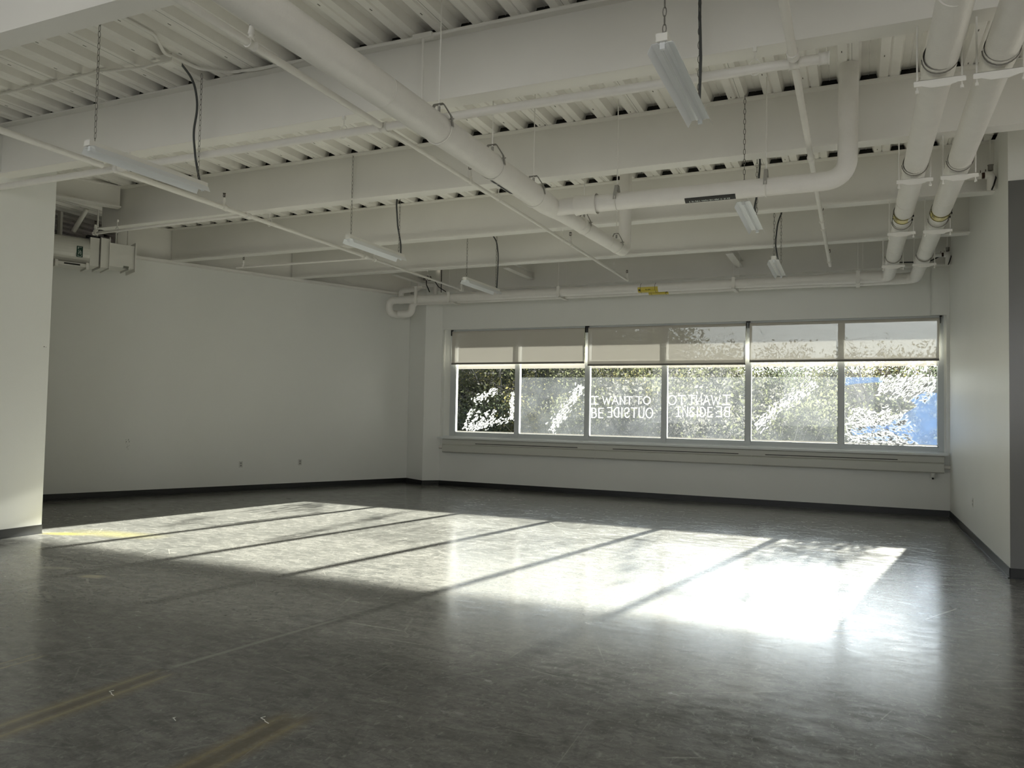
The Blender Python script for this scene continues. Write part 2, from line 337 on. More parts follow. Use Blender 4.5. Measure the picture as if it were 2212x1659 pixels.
b = MB(); b.box((-7.97, 14.41, 1.02), (-7.82, 14.55, 3.27)); b.box((1.305, 14.39, 1.02), (1.335, 14.55, 3.27)); struct('trim_3', b, M_WALL)
# radiator cover under the sill
rc = thing('radiator_cover', 'long beige metal radiator cover with dark air slots under the window sill', 'radiator cover', (-3.3, 14.2, .70))
def rcb(mb, n, m): o = mb.build(n, m, rc); o.location = (3.3, -14.2, -.70); return o
b = MB(); prof = [(YW+.001, .985), (14.215, .985), (14.195, .965), (14.195, .875), (14.215, .86), (14.195, .845), (14.195, .72), (14.215, .70), (YW+.001, .70)]
b.extrude(prof, -7.87, 1.29, 'x', close=True); rcb(b, 'casing', M_COVER)
for (x0, x1) in ((-7.1, -4.9), (-4.2, -1.9), (-1.45, .62)):
    b = MB(); b.box((x0, 14.192, .892), (x1, 14.2, .905)); rcb(b, 'air_slot', M_DARK)
for xx in (-4.55, -1.68, .66):
    b = MB(); b.box((xx-.004, 14.191, .703), (xx+.004, 14.2, .982)); rcb(b, 'joint_strip', M_COVER)
b = MB(); b.tube([(-7.97, 14.26, .80), (-7.84, 14.26, .80)], .032, 12); tag(b.build('pipe_stub', M_PIPE2), 'short capped pipe end at the left end of the radiator cover', 'pipe')
b = MB(); b.tube([(1.27, 14.26, .80), (XR, 14.26, .80)], .030, 12); tag(b.build('pipe_stub', M_PIPE2), 'short pipe between the radiator cover and the right wall', 'pipe')
v = thing('radiator_valve', 'small valve head hanging under the right end of the radiator cover', 'valve', (1.13, 14.23, .70))
b = MB(); b.tube([(0, 0, 0), (0, 0, -.06)], .034, 14); b.build('body', M_OUTLET, v); b = MB(); b.tube([(0, 0, -.06), (0, 0, -.07)], [.05, .05], 14); b.build('flange', M_OUTLET, v)
b = MB(); b.tube([(0, 0, -.07), (0, 0, -.10)], .015, 8); b.build('stem', M_BLACK, v)
# ------------------------------------------------------------------ roller blinds
for i, (x0, x1, zb, wh) in enumerate(((-7.775, -4.845, 2.565, 'left'), (-4.775, -1.815, 2.515, 'middle'), (-1.745, 1.235, 2.555, 'right'))):
    t = thing('roller_blind', '%s beige roller blind half drawn over the upper window' % wh, 'blind', ((x0+x1)/2, 14.37, 3.22), 'roller blinds over the window band')
    def bb(mb, n, m): o = mb.build(n, m, t); o.location = (-(x0+x1)/2, -14.37, -3.22); return o
    b = MB(); b.add([(x0, 14.35, zb), (x1, 14.35, zb), (x1, 14.35, 3.20), (x0, 14.35, 3.20)], ((0, 1, 2, 3),)); bb(b, 'fabric', M_BLIND)
    b = MB(); b.tube([(x0, 14.372, 3.205), (x1, 14.372, 3.205)], .026, 14); bb(b, 'roller', M_BLIND)
    b = MB(); b.box((x0, 14.343, zb-.032), (x1, 14.357, zb+.004)); bb(b, 'hem_bar', mat('hem_fabric_%d' % i, (.20, .19, .17), .6))
    for xx in (x0-.022, x1+.012):
        b = MB(); b.box((xx, 14.335, 3.14), (xx+.008, 14.40, 3.262)); b.box((xx-.004, 14.34, 3.245), (xx+.03, 14.40, 3.262)); bb(b, 'bracket', M_BLACK)
    b = MB(); b.tube([(x1+.008, 14.362, 3.2), (x1+.010, 14.362, zb-.02)], .003, 6); b.tube([(x1+.008, 14.378, 3.2), (x1+.010, 14.378, zb-.02)], .003, 6); bb(b, 'pull_cord', M_SCRAP)
# ------------------------------------------------------------------ writing on the glass (stroke letters, unit box)
GL = {'I': [[(.1, 1), (.9, 1)], [(.5, 1), (.5, 0)], [(.1, 0), (.9, 0)]], 'i': [[(.5, 1), (.5, 0)]], 'W': [[(0, 1), (.25, 0), (.5, .8), (.75, 0), (1, 1)]], 'A': [[(0, 0), (.5, 1), (1, 0)], [(.2, .38), (.8, .38)]],
      'N': [[(.05, 0), (.05, 1), (.95, 0), (.95, 1)]], 'T': [[(0, 1), (1, 1)], [(.5, 1), (.5, 0)]], 'E': [[(.95, 1), (.1, 1), (.1, 0), (.95, 0)], [(.1, .52), (.8, .52)]],
      'O': [[(.5+.5*math.cos(a*math.pi/8), .5+.5*math.sin(a*math.pi/8)) for a in range(17)]], 'U': [[(.05, 1), (.05, .3), (.2, .05), (.5, 0), (.8, .05), (.95, .3), (.95, 1)]],
      'S': [[(.92, .88), (.7, 1), (.35, 1), (.1, .85), (.12, .62), (.5, .5), (.88, .38), (.92, .15), (.65, 0), (.3, 0), (.06, .14)]], 'D': [[(.1, 0), (.1, 1), (.5, 1), (.85, .8), (.97, .5), (.85, .2), (.5, 0), (.1, 0)]],
      'B': [[(.1, 0), (.1, 1), (.6, 1), (.85, .88), (.85, .65), (.6, .53), (.1, .53)], [(.6, .53), (.92, .42), (.95, .15), (.65, 0), (.1, 0)]]}
WID = {'I': .8, 'i': .35, 'W': 1.35, 'A': 1.0, 'N': .85, 'T': .9, 'E': .75, 'O': 1.05, 'U': .85, 'S': .75, 'D': .85, 'B': .8}
def ribbon(mb, pts, hw):
    P = [Vector((p[0], p[2])) for p in pts]; y = pts[0][1]; n = len(P); vs = []
    for i in range(n):
        a = P[i]-P[i-1] if i else P[1]-P[0]; c = P[i+1]-P[i] if i < n-1 else P[-1]-P[-2]
        t_ = (a.normalized()+c.normalized()); t_ = t_.normalized() if t_.length > .2 else a.normalized(); nn = Vector((-t_.y, t_.x)); k = 1/max(.5, abs(t_.dot(a.normalized())))
        ex = Vector((0, 0)) if 0 < i < n-1 else t_*(hw*(-1 if i == 0 else 1))
        for s_ in (-1, 1): q_ = P[i]+nn*hw*k*s_+ex; vs.append((q_.x, y, q_.y))
    mb.add(vs, [(2*i, 2*i+1, 2*i+3, 2*i+2) for i in range(n-1)])
def word(mb, s, x0, x1, z0, z1, mirror=False):
    tot = sum(WID[c] for c in s) + .28*(len(s)-1); px = 0; k = (x1-x0)/tot
    for c in s:
        for st in GL[c]:
            pts = []
            for (u, vv) in st:
                xx = px + u*WID[c]; xx = tot-xx if mirror else xx
                pts.append((x0+xx*k, 14.440, z0+vv*(z1-z0)))
            ribbon(mb, pts, .0085)
        px += WID[c]+.28
t = thing('window_lettering', 'white hand lettering I WANT TO BE OUTSIDE on the third pane', 'lettering', (-4.1, 14.44, 1.7), 'painted messages on the window')
def lt(words):
    for (s, x0, x1, z0, z1, mi) in words:
        b = MB(); word(b, s, x0, x1, z0, z1, mi); o = b.build('word', M_CHALK, t); o.location = -t.location
lt([('I', -4.745, -4.565, 1.745, 1.89, 0), ('WANT', -4.49, -3.905, 1.75, 1.895, 0), ('TO', -3.83, -3.555, 1.757, 1.897, 0),
    ('BE', -4.715, -4.475, 1.483, 1.665, 0), ('OUTSiDE', -4.39, -3.505, 1.50, 1.682, 1)])
t = thing('window_lettering', 'white hand lettering with mirrored I WANT TO and INSIDE on the fourth pane', 'lettering', (-2.6, 14.44, 1.7), 'painted messages on the window')
lt([('TO', -3.215, -2.90, 1.755, 1.925, 1), ('WANT', -2.83, -2.265, 1.76, 1.93, 1), ('I', -2.22, -2.08, 1.766, 1.94, 1),
    ('INSiDE', -3.068, -2.405, 1.537, 1.712, 0), ('BE', -2.33, -2.09, 1.55, 1.725, 1)])
# painted leaf clusters
def strokes(name, label, regions, m, n, size, seed, grp='painted leaf patterns on the window'):
    rd = random.Random(seed); b = MB()
    for (path, width, cnt, ang) in regions:
        L = [Vector(p) for p in path]; seg = [(L[i+1]-L[i]).length for i in range(len(L)-1)]; tot = sum(seg)
        for _ in range(cnt):
            t_ = rd.random()*tot; i = 0
            while i < len(seg)-1 and t_ > seg[i]: t_ -= seg[i]; i += 1
            p = L[i] + (L[i+1]-L[i])*(t_/seg[i]); d = (L[i+1]-L[i]).normalized(); nn = Vector((-d.y, d.x))
            w_ = width if not isinstance(width, tuple) else width[0]+(width[1]-width[0])*(t_/seg[i])
            p = p + nn*rd.gauss(0, w_/2.2); a = math.radians(ang)+rd.gauss(0, .45); s_ = size*rd.uniform(.5, 1.4); e = Vector((math.cos(a), math.sin(a))); g = Vector((-e.y, e.x))
            q = [p-e*s_, p-e*s_*.2+g*s_*.32, p+e*s_*.5+g*s_*.22, p+e*s_, p+e*s_*.35-g*s_*.3, p-e*s_*.4-g*s_*.25]
            b.add([(v_.x, 14.4425+rd.uniform(-.001, .001), v_.y) for v_ in q], (tuple(range(6)),))
    return tag(b.build(name, m), label, 'painting', grp)
strokes('painted_leaves', 'white painted drooping willow-like sprays over the leftmost pane', [([(-7.52, 1.19), (-7.3, 1.62)], .06, 46, 65), ([(-7.38, 1.2), (-7.12, 1.58)], .06, 46, 60), ([(-7.2, 1.2), (-6.92, 1.60)], .06, 50, 60),
        ([(-7.0, 1.22), (-6.78, 1.62)], .06, 44, 62), ([(-7.45, 1.19), (-6.45, 1.42)], .09, 150, 40), ([(-7.3, 1.75), (-7.0, 1.9), (-6.75, 2.02)], .10, 90, 30), ([(-6.42, 1.4), (-6.40, 1.98)], .06, 120, 85)], M_CHALK, 0, .026, 3)
strokes('painted_leaves', 'slanting white painted leaf garland on the second pane from the left', [([(-5.55, 1.2), (-5.28, 1.6), (-4.92, 2.1)], .12, 240, 60)], M_CHALK, 0, .027, 4)
strokes('painted_leaves', 'slanting white painted leaf garland on the fifth pane', [([(-1.64, 1.36), (-1.3, 1.72), (-.95, 1.95), (-.63, 2.15)], .13, 260, 50)], M_CHALK, 0, .027, 5)
strokes('painted_leaves', 'large white painted leaf heap across the rightmost pane', [([(-.12, 1.55), (.3, 1.62), (.75, 1.5)], .20, 210, 30), ([(-.15, 1.32), (.35, 1.38), (.85, 1.25)], .28, 330, -20), ([(.0, 1.18), (.9, 1.17)], .08, 120, 10), ([(.35, 2.15), (.75, 2.1), (1.18, 2.12)], .20, 260, 40), ([(.7, 2.0), (1.1, 1.9)], .14, 60, 50)], M_CHALK, 0, .036, 6)
b = MB()
for poly in ([(-.17, 2.26), (.35, 2.26), (.42, 2.18), (.0, 2.15), (-.17, 2.12)], [(1.21, 2.0), (1.0, 2.02), (.82, 1.88), (.92, 1.78), (.72, 1.64), (.55, 1.52), (.42, 1.40), (.62, 1.30), (.80, 1.15), (1.21, 1.14)],
             [(-.1, 1.38), (.5, 1.48), (.5, 1.36), (-.05, 1.27)], [(.1, 1.24), (.6, 1.28), (.6, 1.2), (.1, 1.18)]):
    b.add([(x_, 14.4475, z_) for x_, z_ in poly], (tuple(range(len(poly))),))
tag(b.build('painted_water', M_BLUE), 'blue painted patch at the right of the rightmost pane', 'painting', 'painted leaf patterns on the window')
# ------------------------------------------------------------------ steel beams
def beam(x0, x1, y, label, z0=4.05, mtx=None, name='steel_beam', zt=None, fw=.178):
    zt = zt or ZD-.001; b = MB(); yc = y+fw/2
    b.box((x0, y, z0), (x1, y+fw, z0+.014)); b.box((x0, y, zt-.014), (x1, y+fw, zt)); b.box((x0, yc-.005, z0+.014), (x1, yc+.005, zt-.014))
    return tag(b.build(name, M_STEEL), label, 'beam', 'deep steel beams under the deck', 'thing')
BY = [3.33, 5.42, 7.63, 9.76, 11.80, 14.08]
bl = ['nearest deep white steel beam crossing the upper left corner', 'deep white steel beam behind the two nearest strip lights', 'third deep white steel beam, behind the white pipe tee',
      'fourth white steel beam ending at the right wall', 'fifth white steel beam, the last before the window wall', 'white steel beam resting over the window wall']
for i, y in enumerate(BY):
    x0 = -8.75 if i < 2 else (lw((14.45-y-.1)/.90994)[0]+.05); x1 = 6.9 if i < 3 else XR
    if i == 5: x0 = -8.0
    if i == 2: x0 = -9.95
    beam(x0, x1, y, bl[i])
def skew_beam(s0, s1, off, z0, label, fw=.19):
    b = MB(); ang = math.atan2(DL.y, DL.x)
    for (o0, o1, za, zb) in ((off-.02, off+fw+.06, z0-.02, z0+.02), (off, off+fw, ZD-.016, ZD-.002), (off+fw/2-.005, off+fw/2+.005, z0+.014, ZD-.016)):
        pts = [lw(s0, o0), lw(s1, o0), lw(s1, o1), lw(s0, o1)]; b.extrude([(p[0], p[1]) for p in pts], za, zb, 'z', close=True)
    return tag(b.build('steel_girder', M_STEEL), label, 'beam', None, 'thing')
skew_beam(0.0, 5.9, -.11, 4.035, 'skewed white steel girder along the top of the left wall')
# short skewed beam that dies into the third beam
b = MB(); e = Vector((-9.53, 7.66))
for (o0, o1, za, zb) in ((-.08, .08, 4.31, 4.324), (-.08, .08, ZD-.016, ZD-.002), (-.005, .005, 4.324, ZD-.016)):
    s_, f_ = e, e-DL*3.2; b.extrude([tuple(s_+NL*o0), tuple(f_+NL*o0), tuple(f_+NL*o1), tuple(s_+NL*o1)], za, zb, 'z', close=True)
tag(b.build('steel_girder', M_STEEL), 'short shallow skewed beam at the far left above the duct', 'beam', None, 'thing')
# short cross pieces under the window-side beam
for (x_, la) in ((-8.3, 'left'), (-5.9, 'middle'), (-1.9, 'right')):
    b = MB(); b.box((x_-.06, 12.9, 4.20), (x_+.06, 14.15, 4.21)); b.box((x_-.004, 12.9, 4.21), (x_+.004, 14.15, 4.32)); b.box((x_-.06, 12.9, 4.32), (x_+.06, 14.15, 4.33)); b.box((x_-.06, 12.9, 4.33), (x_-.04, 12.92, ZD)); b.box((x_+.04, 12.9, 4.33), (x_+.06, 12.92, ZD))
    tag(b.build('cross_bracket', M_STEEL), '%s small white steel bracket above the window side pipes' % la, 'bracket', 'brackets near the window wall')
# ------------------------------------------------------------------ sprinkler piping
def mk_head(parent, x, y, z):
    b = MB(); b.tube([(x, y, z+.02), (x, y, z+.055), (x, y, z+.056), (x, y, z+.11)], [.017, .017, .024, .015], 10); b.tube([(x, y, z-.02), (x, y, z+.03)], .027, 12)
    nip = b.build('riser_nipple', M_PIPE2, parent)
    h = MB(); r = .015
    for s_ in (-1, 1): h.tube([(x+s_*r*.6, y, z+.108), (x+s_*r, y, z+.125), (x+s_*r, y, z+.145), (x+s_*.004, y, z+.158)], .0035, 6)
    h.tube([(x, y, z+.158), (x, y, z+.161)], .019, 12); h.tube([(x, y, z+.108), (x, y, z+.118)], .012, 8); h.tube([(x, y, z+.118), (x, y, z+.15)], .003, 6)
    h.build('sprinkler_head', M_BRASS, nip)
def fit(mb, p, d, r, L=.07):
    p = Vector(p); d = Vector(d).normalized(); mb.tube([p-d*L/2, p-d*L/2+d*.008, p-d*L/2+d*.009, p+d*L/2-d*.009, p+d*L/2-d*.008, p+d*L/2], [r*1.32, r*1.32, r*1.18, r*1.18, r*1.32, r*1.32], 14)
def hang_small(parent, x, y, z, r, top):
    b = MB(); b.tube([(x, y, top), (x, y, z+r+.04)], .004, 6); b.tube([(x+math.sin(a*math.pi/8)*(r+.006), y, z+.012+math.cos(a*math.pi/8)*(r+.022)) for a in range(16)], .004, 6, closed=True)
    b.box((x-.012, y-.012, top-.03), (x+.012, y+.012, top)); b.build('hanger', M_STEEL, parent)
ZS = 3.9
def branch(pts, r, label, heads, fits, hangs):
    t = thing('sprinkler_pipe', label, 'sprinkler pipe', (0, 0, 0), 'white sprinkler pipes under the beams')
    b = MB(); b.tube(pts, r, 16); b.build('pipe', M_PIPE2, t)
    d = Vector(pts[-1])-Vector(pts[0])
    for q_ in list(fits)+[(h[0], h[1], h[2]) for h in heads]:
        f = MB(); fit(f, q_, d, r[0] if isinstance(r, list) else r); f.build('fitting', M_PIPE2, t)
    for h in heads: mk_head(t, h[0], h[1], h[2]+.01)
    for h in hangs: hang_small(t, h[0], h[1], h[2], r[0] if isinstance(r, list) else r, 4.05)
    return t
def ax(y, p, q_): k_ = (y-p[1])/(q_[1]-p[1]); return p[0]+(q_[0]-p[0])*k_
pA, qA = (-6.80, 1.0, ZS), (-6.98, 13.28, ZS)
branch([pA, (ax(5.3, pA, qA), 5.3, ZS)], .030, 'thick near length of the left sprinkler pipe above the left strip light', [], [], [])
branch([(ax(5.4, pA, qA), 5.4, ZS), (ax(7.1, pA, qA), 7.1, ZS), (ax(7.12, pA, qA), 7.12, ZS), (ax(10.1, pA, qA), 10.1, ZS), (ax(10.12, pA, qA), 10.12, ZS), qA], [.030, .030, .025, .025, .018, .018],
       'left long sprinkler pipe running from the cross pipe to the far left corner', [(ax(y, pA, qA), y, ZS) for y in (6.95, 10.16, 13.2)], [(ax(7.35, pA, qA), 7.35, ZS), (ax(9.9, pA, qA), 9.9, ZS)], [(ax(y, pA, qA), y, ZS) for y in (7.75, 9.85, 11.88)])
pB, qB = (-3.63, .8, ZS), (-3.67, 13.16, ZS)
branch([pB, (ax(5.38, pB, qB), 5.38, ZS)], .027, 'near length of the middle sprinkler pipe, left of the fat pipe', [(ax(y, pB, qB), y, ZS) for y in (3.86,)], [], [])
branch([(ax(5.5, pB, qB), 5.5, ZS), qB], .021, 'middle long sprinkler pipe running beside the fat pipe to the window wall', [(ax(y, pB, qB), y, ZS) for y in (7.04, 10.15, 13.12)], [], [(ax(y, pB, qB), y, ZS) for y in (7.75, 9.85, 12.3)])
pC, qC = (-.39, 1.0, ZS), (-.375, 12.85, ZS)
branch([pC, (-.385, 5.36, ZS)], .030, 'near length of the right sprinkler pipe at the top of the photo', [], [(-.385, 5.3, ZS)], [])
branch([(-.385, 5.48, ZS), qC], [.026, .022], 'right long sprinkler pipe passing over the white pipe elbow', [(-.38, 9.9, ZS), (-.376, 12.45, ZS)], [(-.383, 7.5, ZS), (-.38, 10.3, ZS)], [])
branch([(-8.74, 5.43, ZS), (-.2, 5.43, ZS)], .034, 'white sprinkler cross pipe tucked under the second beam', [], [(-.2, 5.43, ZS), (-6.80, 5.43, ZS), (-3.64, 5.43, ZS), (-.385, 5.43, ZS)], [(-.64, 5.43, ZS), (-4.05, 5.43, ZS), (-6.65, 5.43, ZS)])
branch([(-9.65, 7.38, ZS), (-6.9, 7.32, ZS)], .019, 'thin sprinkler arm under the third beam, ending near the duct', [(-9.64, 7.38, ZS)], [(-6.95, 7.32, ZS)], [(-9.2, 7.37, ZS)])
branch([(-9.6, 10.02, ZS), (-6.93, 10.06, ZS)], .017, 'thin sprinkler arm near the left wall, below the fourth beam', [(-9.45, 10.02, ZS)], [], [])
# ------------------------------------------------------------------ big insulated drain pipe with tee
def jacket(mb, pts, r, seg=28): mb.tube(pts, r, seg)
t = thing('drain_pipe', 'fat white insulated pipe slanting across the ceiling with a side branch', 'pipe')
b = MB(); jacket(b, [(-2.85, 1.2, 3.6), (-2.83, 4.8, 3.6), (-2.815, 7.05, 3.6)], .108); b.build('main_run', M_PIPE, t)
b = MB(); pth = round_path([(-2.815, 7.05, 3.6), (-2.80, 7.5, 3.595), (-2.69, 9.50, 3.6), (-2.69, 9.50, ZD)], .16, 9); rr = [.108 if p.y < 7.3 else .078 for p in pth]
b.tube(pth, rr, 28); b.build('end_run', M_PIPE, t)
b = MB(); pth = round_path([(-2.80, 7.25, 3.6), (-.075, 7.25, 3.605), (-.065, 7.25, ZD)], .20, 10); b.tube(pth, .082, 28); b.build('side_branch', M_PIPE, t)
b = MB(); b.tube([(-2.56, 7.25, 3.6), (-2.52, 7.25, 3.6), (-2.45, 7.25, 3.6), (-2.38, 7.25, 3.6), (-2.34, 7.25, 3.6)], [.102, .095, .091, .095, .102], 28, caps=False); b.build('tee_collar', M_PIPE2, t)
for yy, rr_ in ((4.2, .1095), (6.0, .1095), (7.95, .080), (8.85, .080)):
    b = MB(); b.tube([(-2.83 if yy < 7 else -2.72-.03*(8.9-yy), yy, 3.6), (-2.83 if yy < 7 else -2.72-.03*(8.9-yy), yy+.006, 3.6)], rr_, 28); b.build('jacket_seam', M_PIPE2, t)
def arc_patch(mb, axis, c, r, a0, a1, t0, t1, n=8):
    # patch wrapped round a pipe. axis 'x' or 'y'; angles in degrees, 0 = up, 180 = down, measured towards -y / +x
    vs = []
    for i in range(n+1):
        a = math.radians(a0+(a1-a0)*i/n); s_, c_ = math.sin(a)*r, math.cos(a)*r
        for tt in (t0, t1): vs.append((tt, c[1]-s_, c[2]+c_) if axis == 'x' else (c[0]+s_, tt, c[2]+c_))
    mb.add(vs, [(2*i, 2*i+1, 2*i+3, 2*i+2) for i in range(n)], True)
def scribble(mb, axis, c, r, a, da, t0, t1, n, seed):
    rd = random.Random(seed); tt = t0
    while tt < t1:
        l = (t1-t0)/n*rd.uniform(.4, .9)
        if rd.random() < .85: arc_patch(mb, axis, c, r, a-da*rd.uniform(.5, 1), a+da*rd.uniform(.5, 1), tt, min(tt+l*.6, t1), 3)
        tt += l
t2 = thing('pipe_label', 'long black label with worn pale print on the white pipe branch', 'label', (-1.3, 7.25, 3.52)); cc = (0, 7.25, 3.603)
def at0(mb, n, m, p): o = mb.build(n, m, p); o.location = -p.location; return o
b = MB(); arc_patch(b, 'x', cc, .0835, 128, 176, -1.47, -1.01, 8); at0(b, 'backing', M_BLACK, t2)
b = MB(); scribble(b, 'x', cc, .0842, 160, 8, -1.43, -1.06, 26, 5); at0(b, 'print', M_PALE, t2)
t2 = thing('pipe_label', 'short black label with a white stripe under the fat pipe before the tee', 'label', (-2.9, 6.4, 3.5)); cc = (-2.82, 0, 3.6)
b = MB(); arc_patch(b, 'y', cc, .1095, 188, 232, 5.85, 6.32, 8); at0(b, 'backing', M_BLACK, t2)
b = MB(); arc_patch(b, 'y', cc, .1105, 205, 222, 5.87, 6.30, 4); at0(b, 'print', M_PALE, t2)
# clevis hangers
def clevis(name, label, x, y, z, r, top, along='y', group='rod hangers of the fat pipe'):
    t = thing(name, label, 'pipe hanger', (x, y, top), group)
    b = MB(); b.tube([(0, 0, 0), (0, 0, z+r+.06-top)], .0055, 6); b.build('rod', M_STEEL, t)
    b = MB(); n = 20; pts = []
    for i in range(n): a = 2*math.pi*i/n; s_, c_ = math.sin(a)*(r+.006), math.cos(a)*(r+.006); pts.append((s_, 0, z-top+c_) if along == 'y' else (0, s_, z-top+c_))
    b.tube(pts, .005, 6, closed=True); b.build('ring', M_PIPE2, t); b = MB()
    yk = [(-r-.01, z-top+.0), (-r*.95, z-top+r*.75), (-r*.35, z-top+r+.075), (r*.35, z-top+r+.075), (r*.95, z-top+r*.75), (r+.01, z-top)]
    for (u0, z0_), (u1, z1_) in zip(yk, yk[1:]):
        if along == 'y': b.add([(u0, -.016, z0_), (u1, -.016, z1_), (u1, .016, z1_), (u0, .016, z0_)], ((0, 1, 2, 3),)); b.add([(u0*1.04, -.016, z0_+.004), (u1*1.04, -.016, z1_+.004), (u1*1.04, .016, z1_+.004), (u0*1.04, .016, z0_+.004)], ((3, 2, 1, 0),))
        else: b.add([(-.016, u0, z0_), (-.016, u1, z1_), (.016, u1, z1_), (.016, u0, z0_)], ((0, 1, 2, 3),))
    b.build('yoke', M_GALV, t)
    b = MB(); b.tube([(0, 0, z+r+.06-top), (0, 0, z+r+.02-top)], .012, 6)
    if along == 'y': b.tube([(-r-.02, 0, z-top+r*.55), (r+.02, 0, z-top+r*.55)], .006, 6)
    b.build('nut', M_GALV, t); return t
for (y, la) in ((4.93, 'nearest'), (5.85, 'second'), (6.77, 'third')):
    clevis('pipe_hanger', '%s rod hanger on the fat pipe, counting from the camera' % la, -2.825, y, 3.6, .108, ZD)
clevis('pipe_hanger', 'rod hanger on the fat pipe just past the tee', -2.765, 8.1, 3.6, .078, ZD); clevis('pipe_hanger', 'last rod hanger on the fat pipe beside its riser', -2.70, 9.15, 3.6, .078, ZD)
clevis('pipe_hanger', 'left rod hanger on the horizontal pipe branch', -2.139, 7.25, 3.603, .082, ZD, 'x'); clevis('pipe_hanger', 'right rod hanger on the horizontal pipe branch', -.749, 7.25, 3.603, .082, ZD, 'x')
# ------------------------------------------------------------------ twin heating pipes
ZH = 3.8
def heat(label, x0, x1, yb, lend, z1):
    t = thing('heating_pipe', label, 'pipe', (0, 0, 0), 'pair of white heating pipes')
    b = MB(); b.tube([(x0+.01, 1.0, ZH), (x1, 12.6, ZH)], .097, 28); b.build('long_run', M_PIPE, t)
    b = MB(); pth = round_path([(x1, 12.6, ZH), (x1, yb, ZH), (-.5, yb, ZH)], .20, 10); rr = [.090]*len(pth); b.tube(pth, rr, 28); b.build('elbow', M_PIPE, t)
    b = MB(); b.tube([(-.5, yb, ZH), (lend, yb, ZH)], .080, 24); b.build('window_run', M_PIPE, t)
    b = MB(); pth = round_path(z1, .14, 8); b.tube(pth, .076, 20); b.build('end_bend', M_PIPE, t)
    for yy in (4.6, 8.9, 11.2):
        b = MB(); b.tube([(x0+(x1-x0)*yy/12.6, yy, ZH), (x0+(x1-x0)*yy/12.6, yy+.008, ZH)], .0985, 28); b.build('jacket_seam', M_PIPE2, t)
heat('left of the two white heating pipes, nearer pipe above the window', .49, .462, 13.47, -8.30, [(-8.30, 13.47, ZH), (-8.78, 13.47, ZH), (-8.80, 13.50, ZH-.25), (-8.74, 13.95, ZH-.25)])
heat('right of the two white heating pipes, farther pipe above the window', .775, .85, 13.76, -8.0, [(-8.0, 13.76, ZH), (-8.40, 13.76, ZH), (-8.42, 13.76, ZH-.25), (-8.70, 13.70, ZH-.25)])
BEAMY = [5.51, 7.72, 9.85, 11.89]
for j, (y, la) in enumerate(zip(BEAMY, ('nearest', 'second', 'third', 'farthest'))):
    for (xb, sd) in ((.49-.028*y/12.6, 'left'), (.775+.075*y/12.6, 'right')):
        t = thing('pipe_support', '%s bracket support under the %s heating pipe' % (la, sd), 'pipe hanger', (xb, y, ZH), 'bracket supports of the heating pipes')
        b = MB(); n = 9     # saddle plate round the lower half
        for s_ in (0,):
            b.tube([(0, -.10, 0), (0, .10, 0)], .101, 24, caps=False)
        b.build('saddle', M_PIPE2, t)
        b = MB(); b.box((-.145, -.022, -.125), (.145, .022, -.118)); b.box((-.145, -.022, -.155), (.145, -.018, -.118))
        b.add([(-.145, -.0225, -.155), (-.10, -.0225, -.155), (-.05, -.0225, -.172), (.05, -.0225, -.172), (.10, -.0225, -.155), (.145, -.0225, -.155), (.145, -.0225, -.12), (-.145, -.0225, -.12)], (tuple(range(8)),))
        b.add([(-.145, -.019, -.155), (-.10, -.019, -.155), (-.05, -.019, -.172), (.05, -.019, -.172), (.10, -.019, -.155), (.145, -.019, -.155), (.145, -.019, -.12), (-.145, -.019, -.12)], (tuple(range(8))[::-1],))
        b.build('strut', M_STEEL, t)
        for s_ in (-1, 1):
            b = MB(); b.tube([(s_*.125, 0, -.175), (s_*.125, 0, 4.05-ZH)], .0055, 6); b.tube([(s_*.125, 0, -.19), (s_*.125, 0, -.172)], .011, 6); b.build('rod', M_STEEL, t)
        b = MB(); b.tube([(math.sin(a*math.pi/12)*.104, -.06, math.cos(a*math.pi/12)*.104) for a in range(6, 19)], .004, 6); b.build('strap', M_CHAIN, t)
for (xb, sd) in ((.468, 'left'), (.832, 'right')):
    t = thing('pipe_band', 'glossy yellow label band around the %s heating pipe' % sd, 'label', (xb, 9.45, ZH), 'yellow bands on the heating pipes')
    b = MB(); b.tube([(0, -.11, 0), (0, .11, 0)], .0992, 28, caps=False); b.build('band', M_YBAND, t)
    for s_ in (-.085, .085):
        b = MB(); b.tube([(math.sin(a*math.pi/12)*.1005, s_, math.cos(a*math.pi/12)*.1005) for a in range(24)], .0028, 5, closed=True); b.box((.085, s_-.01, -.065), (.10, s_+.012, -.045)); b.build('cable_tie', M_BLACK, t)
    b = MB(); arc_patch(b, 'y', (0, 0, 0), .1005, 222, 240, -.05, .03); arc_patch(b, 'y', (0, 0, 0), .1005, 118, 130, -.05, .03); b.build('print', mat('olive_print_'+sd, (.22, .18, .03), .4), t)
# small yellow tags on the window run
for (yy, dx, la, txt) in ((13.47, 0, 'upper', 'UPPER'), (13.76, .12, 'lower', 'LOWER')):
    t = thing('pipe_tag', '%s small yellow arrow tag tied on the pipes above the window' % la, 'label', (-3.35+dx, yy, ZH-.06), 'yellow tags above the window')
    cc = (0, yy, ZH); x0 = -3.55+dx
    b = MB(); arc_patch(b, 'x', cc, .0815, 85, 178, x0, x0+.36, 8); at0(b, 'tag', M_YEL, t)
    b = MB(); scribble(b, 'x', cc, .0825, 118, 10, x0+.13, x0+.23, 7, 8); xa = x0+.03 if dx == 0 else x0+.33
    arc_patch(b, 'x', cc, .0825, 112, 132, xa-.015, xa+.015); at0(b, 'print', M_BLACK, t)
    for xx in (x0+.05, x0+.31):
        b = MB(); b.tube([(xx, yy-math.sin(a*math.pi/12)*.083, ZH+math.cos(a*math.pi/12)*.083) for a in range(0, 16)], .0032, 5); at0(b, 'cable_tie', M_BLACK, t)
